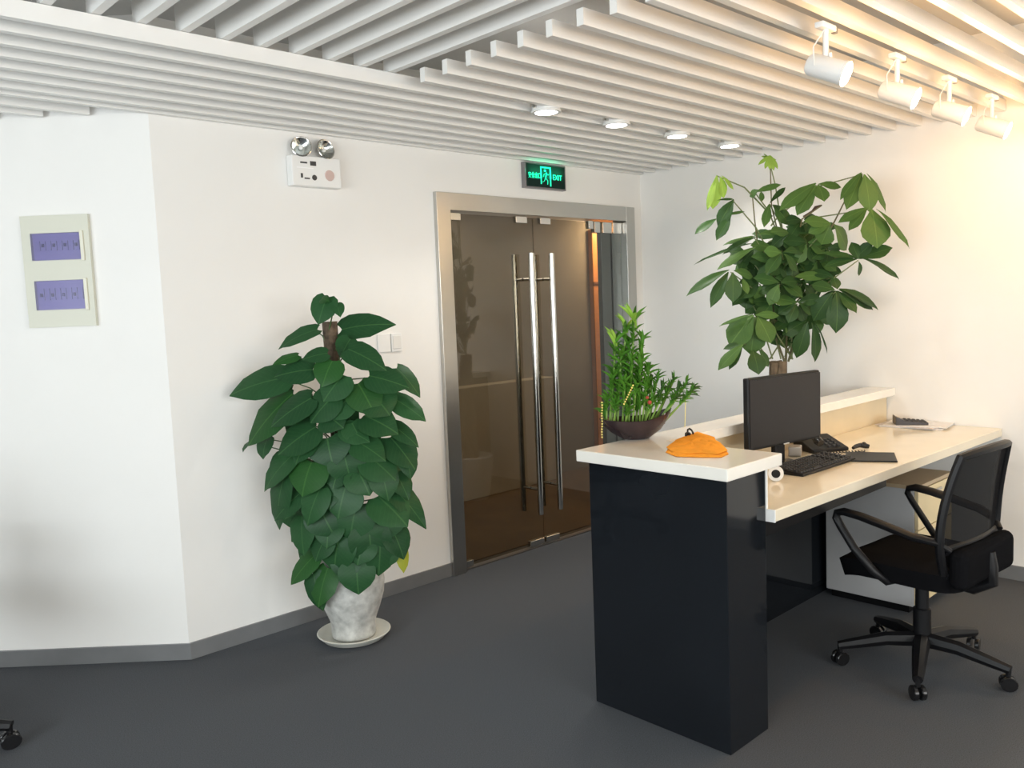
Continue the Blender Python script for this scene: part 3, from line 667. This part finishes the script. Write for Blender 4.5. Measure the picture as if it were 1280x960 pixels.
for i in range(14): b.ball(fb(752.5+.25*math.sin(i), 503+i*3.35, .03)-BA, .0042, 7, 4)
for i in range(9): b.ball(fb(780+i*1.4, 505-i*2.9, .10)-BA, .0040, 7, 4)
o = b.build('bead_string', yb, bam, smooth=True); o['kind'] = 'stuff'
MB().tube([fb(857, 500, .0)-BA, fb(856.5, 518, .0)-BA, fb(856, 534, .0)-BA], .0016, 5).build('hanging_ribbon', yb, bam)
# ------------------------------------------------------------------ office chairs
def make_chair():
    ch = empty('office_chair')
    sp = MB(); n_ = 9; vs = []
    def seat_h(x, y): return .515+.012*(abs(x)/.24)**2-.03*max(0, (y-.12)/.14)**2
    xs = [-.245+.49*i/n_ for i in range(n_+1)]; ys = [-.23+.50*i/n_ for i in range(n_+1)]
    def rr(x, y):
        fx = abs(x)/.245; fy = abs(y-.02)/.25; m_ = max(fx, fy)
        if m_ < 1e-6: return 1
        l = (fx**5+fy**5)**.2; return m_/l
    for y in ys:
        for x in xs:
            s = rr(x, y); X, Y = x*s, .02+(y-.02)*s; e = max(abs(x)/.245, abs(y-.02)/.25)
            vs.append((X, Y, seat_h(X, Y)-.028*max(0, (e-.8)/.2)**2))
    N = n_+1; low = [(x*.93, .02+(y-.02)*.93, z-.075) for x, y, z in vs]
    fs = [(j*N+i, j*N+i+1, (j+1)*N+i+1, (j+1)*N+i) for j in range(n_) for i in range(n_)]
    fs2 = [tuple(N*N+q for q in f[::-1]) for f in fs]
    edge = [i for i in range(N)]+[j*N+n_ for j in range(1, N)]+[n_*N+i for i in range(n_-1, -1, -1)]+[j*N for j in range(n_-1, 0, -1)]
    fs3 = [(edge[i], edge[(i+1) % len(edge)], N*N+edge[(i+1) % len(edge)], N*N+edge[i]) for i in range(len(edge))]
    sp.add(vs+low, fs+fs2+fs3); sp.build('seat', fabric, ch, smooth=True)
    MB().box(-.10, -.12, .385, .10, .12, .448).build('seat_mechanism', black_p, ch, bevel=.012)
    MB().tube([(.09, .02, .40), (.20, .04, .395), (.25, .05, .39)], [.008, .008, .014], 8).build('lever', black_p, ch, smooth=True)
    MB().lathe([(.0, .10), (.034, .10), (.034, .26), (.026, .265), (.026, .39), (0, .39)], 20).build('gas_column', black_p, ch, smooth=True)
    # backrest : curved outline, side rails and mesh
    def bp(u, v):    # u -1..1 across, v 0..1 up
        wdt = .240+.012*math.sin(v*math.pi)-.035*v*v-.03*max(0, .25-v)/.25
        return Vector((u*wdt, -.215-.055*v-.02*math.sin(v*math.pi)*-1+.035*u*u*1-.02*(v > 2), .50+.485*v-.018*u*u*v))
    frm = MB(); out = [bp(-1, i/10) for i in range(11)]+[bp(-1+i/4, 1) for i in range(1, 9)]+[bp(1, 1-i/10) for i in range(1, 11)]
    frm.tube(out, [.017]*len(out), 8)
    frm.tube([bp(-1+i/4, 0) for i in range(9)], .022, 8)
    frm.tube([bp(-.93+i*.2325, .20) for i in range(9)], .013, 8, 1.6)
    frm.build('back_frame', black_p, ch, smooth=True)
    ms = MB(); a = 10; vv = [bp(-1+2*i/a, j/a)+Vector((0, 0, 0)) for j in range(a+1) for i in range(a+1)]
    ms.add(vv, [(j*(a+1)+i, j*(a+1)+i+1, (j+1)*(a+1)+i+1, (j+1)*(a+1)+i) for j in range(a) for i in range(a)])
    meshm = MATS.get('chair_mesh')
    if not meshm:
        meshm = mat('chair_mesh', (.010, .010, .011), .95, spec=.05); nt = meshm.node_tree
        tr = nt.nodes.new('ShaderNodeBsdfTransparent'); mx = nt.nodes.new('ShaderNodeMixShader'); mx.inputs[0].default_value = .94
        nt.links.new(tr.outputs[0], mx.inputs[1]); nt.links.new(nt.nodes['Principled BSDF'].outputs[0], mx.inputs[2]); nt.links.new(mx.outputs[0], nt.nodes['Material Output'].inputs[0])
    o = ms.build('back_mesh', meshm, ch, smooth=True)
    MB().tube([(0, -.05, .41), (0, -.20, .40), (0, -.265, .44), (0, -.262, .50), (0, -.255, .56)], [.026, .028, .026, .024, .020], 10, 1.0).build('back_support', black_p, ch, smooth=True)
    MB().box(-.225, -.265, .445, .225, -.195, .605).build('lumbar_cover', fabric, ch, bevel=.034, seg=4)
    for s in (-1, 1):
        x = s*.292
        pts = [(s*.215, -.205, .60), (s*.25, -.17, .632), (x, -.10, .652), (x, .0, .676), (x, .10, .697), (x, .17, .705), (x, .20, .697), (x, .205, .675), (x, .185, .64), (x, .13, .56), (s*.275, .06, .475), (s*.23, .03, .425), (s*.10, .0, .42)]
        MB().tube(pts, [.014, .018, .021, .022, .022, .021, .018, .017, .017, .017, .017, .016, .014], 10, .8).build('armrest', black_p, ch, smooth=True)
    for i in range(5):
        a = 2*math.pi*i/5; ca_, sa_ = math.cos(a), math.sin(a)
        l = MB().tube([(.02*ca_, .02*sa_, .125), (.14*ca_, .14*sa_, .122), (.26*ca_, .26*sa_, .098), (.325*ca_, .325*sa_, .085)], [.034, .030, .024, .019], 8).build('leg', black_p, ch, smooth=True)
        MB().lathe([(0, .055), (.010, .055), (.010, .09), (0, .09)], 8, (.318*ca_, .318*sa_, 0)).build('caster_stem', black_p, l)
        c_ = MB(); Mx = Matrix.Translation((.318*ca_, .318*sa_, .030)) @ Matrix.Rotation(a+.5, 4, 'Z') @ Matrix.Rotation(R(90), 4, 'X')
        for t in (-.024, .006): 
            c_.lathe([(0, 0), (.027, 0), (.030, .003), (.030, .015), (.027, .018), (0, .018)], 16, (0, 0, 0), M=Mx @ Matrix.Translation((0, 0, t)))
        c_.build('caster', black_g, l, smooth=True)
    # turn the star base: handled by caller through leg rotation
    return ch
CH = (3.625, 1.355, 0)
chair = make_chair(); tag(chair, 'black mesh-back office swivel chair with arms pulled up to the desk', 'chair')
chair.location = CH; chair.scale = (1.04, 1.04, .995); chair.rotation_euler = (0, 0, R(-5))
star = math.atan2(1.268-1.355, 3.359-3.625)
for o in chair.children:
    if o.name.startswith('leg'): o.rotation_euler = (0, 0, star+R(5))
ch2 = copy_tree(chair); tag(ch2, 'black swivel chair mostly outside the frame, one caster at the lower left', 'chair')
cp = on_z(12, 934, .0); ang = math.atan2(RT.y, RT.x)+R(10)
dvec = Vector((math.cos(ang), math.sin(ang), 0)); c2 = cp-dvec*.378
ch2.location = (c2.x, c2.y, 0); ch2.rotation_euler = (0, 0, ang-R(90))
for o in ch2.children:
    if o.name.startswith('leg'): o.rotation_euler = (0, 0, R(90)); o.scale = (1.16, 1.16, 1)
# ------------------------------------------------------------------ wall things
def text_mesh(body, size, m_, name, parent, M, ext=.0008, ax_='CENTER', sx=1):
    c_ = bpy.data.curves.new(name, 'FONT'); c_.body = body; c_.size = size; c_.extrude = ext; c_.align_x = ax_; c_.align_y = 'CENTER'; c_.resolution_u = 3
    t = bpy.data.objects.new(name+'_tmp', c_); COL.objects.link(t)
    dg = bpy.context.evaluated_depsgraph_get(); dg.update(); me = bpy.data.meshes.new_from_object(t.evaluated_get(dg))
    bpy.data.objects.remove(t); me.materials.clear(); me.materials.append(m_); me.name = name
    o = link(name, me, parent); o.matrix_basis = M @ Matrix.Diagonal((sx, 1, 1, 1)); return o
FRONT = Matrix.Rotation(R(90), 4, 'X')      # text upright, facing -Y
# exit sign
ex = empty('exit_sign', (4.037, YB, 2.348)); tag(ex, 'green lit running-man EXIT sign above the glass doors', 'sign')
MB().box(-.19, -.035, 0, .19, -.001, .162).build('housing', mat('sign_frame', (.25, .24, .25), .3, .6), ex, bevel=.003)
MB().box(-.178, -.037, .010, .178, -.035, .152).build('face', mat('sign_face', (.012, .03, .025), .75, spec=.1), ex)
gl = mat('sign_green', (.0, .5, .3), .5, emit=(.02, 1, .52), es=.8)
text_mesh('安全出口', .042, gl, 'lettering', ex, Matrix.Translation((-.105, -.0375, .078)) @ FRONT, .0005, 'CENTER', .72)
text_mesh('EXIT', .050, gl, 'lettering', ex, Matrix.Translation((.105, -.0375, .078)) @ FRONT, .0005, 'CENTER', .85)
b = MB()
for (x0, z0, x1, z1) in ((-.052, .030, -.042, .142), (.034, .020, .046, .142), (-.052, .132, .046, .142)): b.box(x0, -.0385, z0, x1, -.0372, z1)
b.box(-.018, -.0385, .110, .0, -.0372, .124)
def limb(pts, w_): b.tube([(x, -.0378, z) for x, z in pts], w_, 5, .2)
limb([(.0, .105), (-.008, .07)], .009); limb([(-.008, .07), (.012, .055), (.010, .03)], .006); limb([(-.008, .07), (-.020, .05), (-.036, .042)], .006)
limb([(.0, .102), (.018, .090), (.026, .098)], .0045); limb([(.0, .102), (-.02, .095), (-.026, .078)], .0045)
b.build('pictogram', gl, ex)
l = bpy.data.lights.new('sign_glow', 'AREA'); l.shape = 'RECTANGLE'; l.size = .3; l.size_y = .1; l.energy = .4; l.color = (.05, 1, .5)
lo = bpy.data.objects.new('sign_glow', l); COL.objects.link(lo); lo.parent = ex; lo.location = (0, -.05, .085); lo.rotation_euler = (R(125), 0, 0)
# emergency lamp unit
em = empty('emergency_light', (2.335, YB, 2.247)); tag(em, 'white twin-head emergency light box high on the wall left of the doors', 'emergency light')
MB().box(-.142, -.055, 0, .142, -.001, .152).build('housing', white_p, em, bevel=.006)
MB().box(-.115, -.057, .088, -.02, -.055, .093).build('label_strip', mat('label_white', (.95, .95, .95), .3), em)
dk = mat('label_dark', (.05, .05, .05), .5)
MB().box(-.094, -.0562, .112, -.055, -.055, .120).box(-.038, -.0562, .104, -.004, -.055, .126).build('label', dk, em)
MB().lathe([(.010, 0), (.014, 0), (.014, .001), (.010, .001)], 16, (-.018, -.056, .045), M=Matrix.Rotation(R(90), 4, 'X')).box(-.095, -.0562, .04, -.083, -.055, .062).box(-.075, -.0562, .035, -.045, -.055, .042).build('symbol', dk, em)
MB().lathe([(0, 0), (.028, 0), (.026, .004), (0, .004)], 20, (.072, -.055, .062), M=Matrix.Rotation(R(90), 4, 'X')).build('test_button', mat('pink_plastic', (.62, .46, .42), .4), em, smooth=True)
for s in (-1, 1):
    Mh = Matrix.Translation((s*.068-.01, -.045, .192)) @ Matrix.Rotation(R(12*s-8), 4, 'Z') @ Matrix.Rotation(R(78), 4, 'X')
    h = MB().lathe([(0, -.04), (.022, -.04), (.040, -.012), (.050, .008), (.053, .012), (.050, .014), (.046, .012)], 28, M=Mh, cap=False).build('lamp_head', chrome, em, smooth=True)
    MB().lathe([(.046, .0125), (.030, -.004), (.012, -.016), (0, -.018)], 28, M=Mh, cap=False).build('reflector', mat('reflector_grey', (.75, .78, .76), .18, 1), h, smooth=True)
    MB().lathe([(0, -.014), (.010, -.012), (.010, .0), (0, .004)], 12, M=Mh).build('bulb', white_p, h, smooth=True)
    MB().tube([(s*.068-.01, -.03, .15), (s*.068-.01, -.03, .165)], .012, 8).build('neck', white_p, em)
# wall switch
sw = empty('light_switch', (2.765, YB, 1.376)); tag(sw, 'white double wall switch half hidden behind the pothos', 'switch')
MB().box(-.085, -.010, 0, .0, -.001, .10).build('plate', white_p, sw, bevel=.002)
MB().box(.004, -.014, 0, .075, -.001, .10).build('plate', white_p, sw, bevel=.002)
MB().box(.012, -.018, .014, .067, -.014, .088).build('rocker', mat('rocker', (.80, .79, .75), .3), sw, bevel=.002)
# distribution board on the angled wall
bc = C0-CU*0; 
def wallpt(px, py):
    d = Vector(rayd(px, py)); e = Vector(EYE); t = (C0-e).dot(CN)/d.dot(CN); return e+d*t
pcn = (wallpt(27, 272)+wallpt(113, 268)+wallpt(37, 410)+wallpt(126, 406))/4
db = empty('breaker_box', (pcn.x, pcn.y, pcn.z)); db.matrix_basis = Matrix([[CU.x, -CN.x, 0, pcn.x], [CU.y, -CN.y, 0, pcn.y], [0, 0, 1, pcn.z], [0, 0, 0, 1]])
tag(db, 'beige electrical breaker box with two violet windows on the angled wall', 'breaker box')
bx_m = mat('breaker_beige', (.66, .66, .56), .45)
b = MB(); hw, hh, t = .152, .250, .022
wins = [(-.112, .112, .012+.038, .172), (-.112, .112, -.172, -.040)]
b.box(-hw, -t, wins[0][3], hw, 0, hh).box(-hw, -t, wins[1][3], hw, 0, wins[0][2]).box(-hw, -t, -hh, hw, 0, wins[1][2])
for w_ in wins: b.box(-hw, -t, w_[2], w_[0], 0, w_[3]).box(w_[1], -t, w_[2], hw, 0, w_[3])
b.build('cover_plate', bx_m, db)
vio = glassmat('violet_window', (.70, .68, .84), 1.5, .32, .0)
brk = mat('breaker_body', (.46, .45, .58), .5); brd = mat('breaker_dark', (.08, .08, .14), .5)
for i, w_ in enumerate(wins):
    MB().box(w_[0], -.006, w_[2], w_[1], -.001, w_[3]).build('back_plate', mat('breaker_back', (.50, .48, .62), .6), db)
    for k in range(8):
        x = w_[0]+.014+k*.025
        c_ = MB().box(x, -.014, w_[2]+.045, x+.022, -.006, w_[3]-.035).build('breaker', brk, db)
        if (k+i) % 2: MB().box(x+.006, -.019, w_[2]+.06, x+.016, -.014, w_[2]+.075).build('toggle', brd, c_)
    cw = MB().box(w_[0]+.002, -.026, w_[2]+.002, w_[1]-.002, -.0225, w_[3]-.002).build('window_cover', vio, db)
    MB().box(w_[1], -.030, w_[2]-.006, w_[1]+.016, -.022, w_[3]+.006).build('latch', mat('latch_cream', (.74, .72, .60), .4), db, bevel=.002)
# ------------------------------------------------------------------ recessed downlights between the slats
em_w = mat('lamp_white', (1, 1, 1), .5, emit=(1, .98, .94), es=14)
xs = [2.972, 3.493, 4.023, 4.560]
names = ['leftmost', 'second from left', 'third from left', 'rightmost']
dl = None
for i, x in enumerate(xs):
    if dl is None:
        r0 = empty('downlight'); dl = r0
        MB().lathe([(.045, -.012), (.058, -.012), (.060, -.008), (.056, .004), (.046, .03), (.045, -.012)], 28, cap=False).build('ring', white_p, r0, smooth=True)
        MB().lathe([(0, -.010), (.045, -.010), (.045, -.006), (0, -.006)], 28).build('lens', em_w, r0)
        MB().box(-.085, -.004, .0, -.055, .004, .012).build('spring_clip', chrome, r0)
        l = bpy.data.lights.new('downlight_lamp', 'SPOT'); l.energy = 16; l.spot_size = R(140); l.spot_blend = .6; l.color = (1, .96, .9); l.shadow_soft_size = .045
        lo = bpy.data.objects.new('downlight_lamp', l); COL.objects.link(lo); lo.parent = r0; lo.location = (0, 0, -.02)
        r = r0
    else: r = copy_tree(dl)
    r.location = (x, 2.825, Z0-.002); r.scale = (1.2, 1.2, 1.2)
    tag(r, 'round glowing downlight among the ceiling slats, '+names[i]+' of the four', 'downlight', 'downlights in a row among the slats')
# ------------------------------------------------------------------ spotlights
em_y = mat('spot_lens', (1, 1, 1), .5, emit=(1, .90, .72), es=22)
spx = [2.876, 3.474, 4.027, 4.584]
nm = ['largest and leftmost', 'second from left', 'third from left', 'nearest the right wall']
sp0 = None
aim = Vector((.16, -.89, -.42)).normalized()
for i, x in enumerate(spx):
    if sp0 is None:
        r0 = empty('spotlight'); sp0 = r0
        MB().box(-.05, -.016, -.020, .05, .016, 0).build('adapter', white_p, r0, bevel=.004)
        MB().box(.055, -.008, -.020, .075, .008, -.002).build('terminal', base_m, r0, bevel=.002)
        MB().tube([(0, 0, -.02), (0, 0, -.115)], .010, 10).tube([(0, .016, -.10), (0, .02, -.15)], .006, 8).tube([(0, -.016, -.10), (0, -.02, -.15)], .006, 8).build('bracket', white_p, r0, smooth=True)
        q = aim.to_track_quat('Z', 'Y').to_matrix().to_4x4(); Mh = Matrix.Translation((0, 0, -.148)) @ q
        h = MB().lathe([(0, -.065), (.030, -.065), (.038, -.055), (.040, .055), (.043, .075), (.038, .075), (.036, .066), (0, .066)], 24, M=Mh).build('lamp_head', white_p, r0, smooth=True)
        MB().lathe([(0, .068), (.036, .068), (.036, .078), (0, .084)], 24, M=Mh).build('lens', em_y, h, smooth=True)
        MB().tube([(-.01, 0, -.02), (-.05, .02, -.08), (-.045, .02, -.14)], .0022, 5).build('wire', white_p, r0)
        l = bpy.data.lights.new('spot_lamp', 'SPOT'); l.energy = 22; l.spot_size = R(150); l.spot_blend = .8; l.color = (1, .68, .34); l.shadow_soft_size = .036
        lo = bpy.data.objects.new('spot_lamp', l); COL.objects.link(lo); lo.parent = r0
        lo.matrix_basis = Matrix.Translation(Vector((0, 0, -.148))+aim*.09) @ aim.to_track_quat('-Z', 'Y').to_matrix().to_4x4()
        l = bpy.data.lights.new('added_spill_fill', 'POINT'); l.energy = 6.0; l.color = (1, .55, .19); l.shadow_soft_size = .03  # point light added beside the spot to warm the slats and wall
        lo = bpy.data.objects.new('added_spill_fill', l); COL.objects.link(lo); lo.parent = r0; lo.location = Vector((0, 0, -.158))+aim*.13
        r = r0
    else: r = copy_tree(sp0)
    r.location = (x, 1.40, Z0)
    tag(r, 'white bracket spotlight under the slats, '+nm[i]+' of four', 'spotlight', 'spotlights in a row at the right')
print('objects', len(bpy.data.objects), 'bamboo leaves', nleaf)
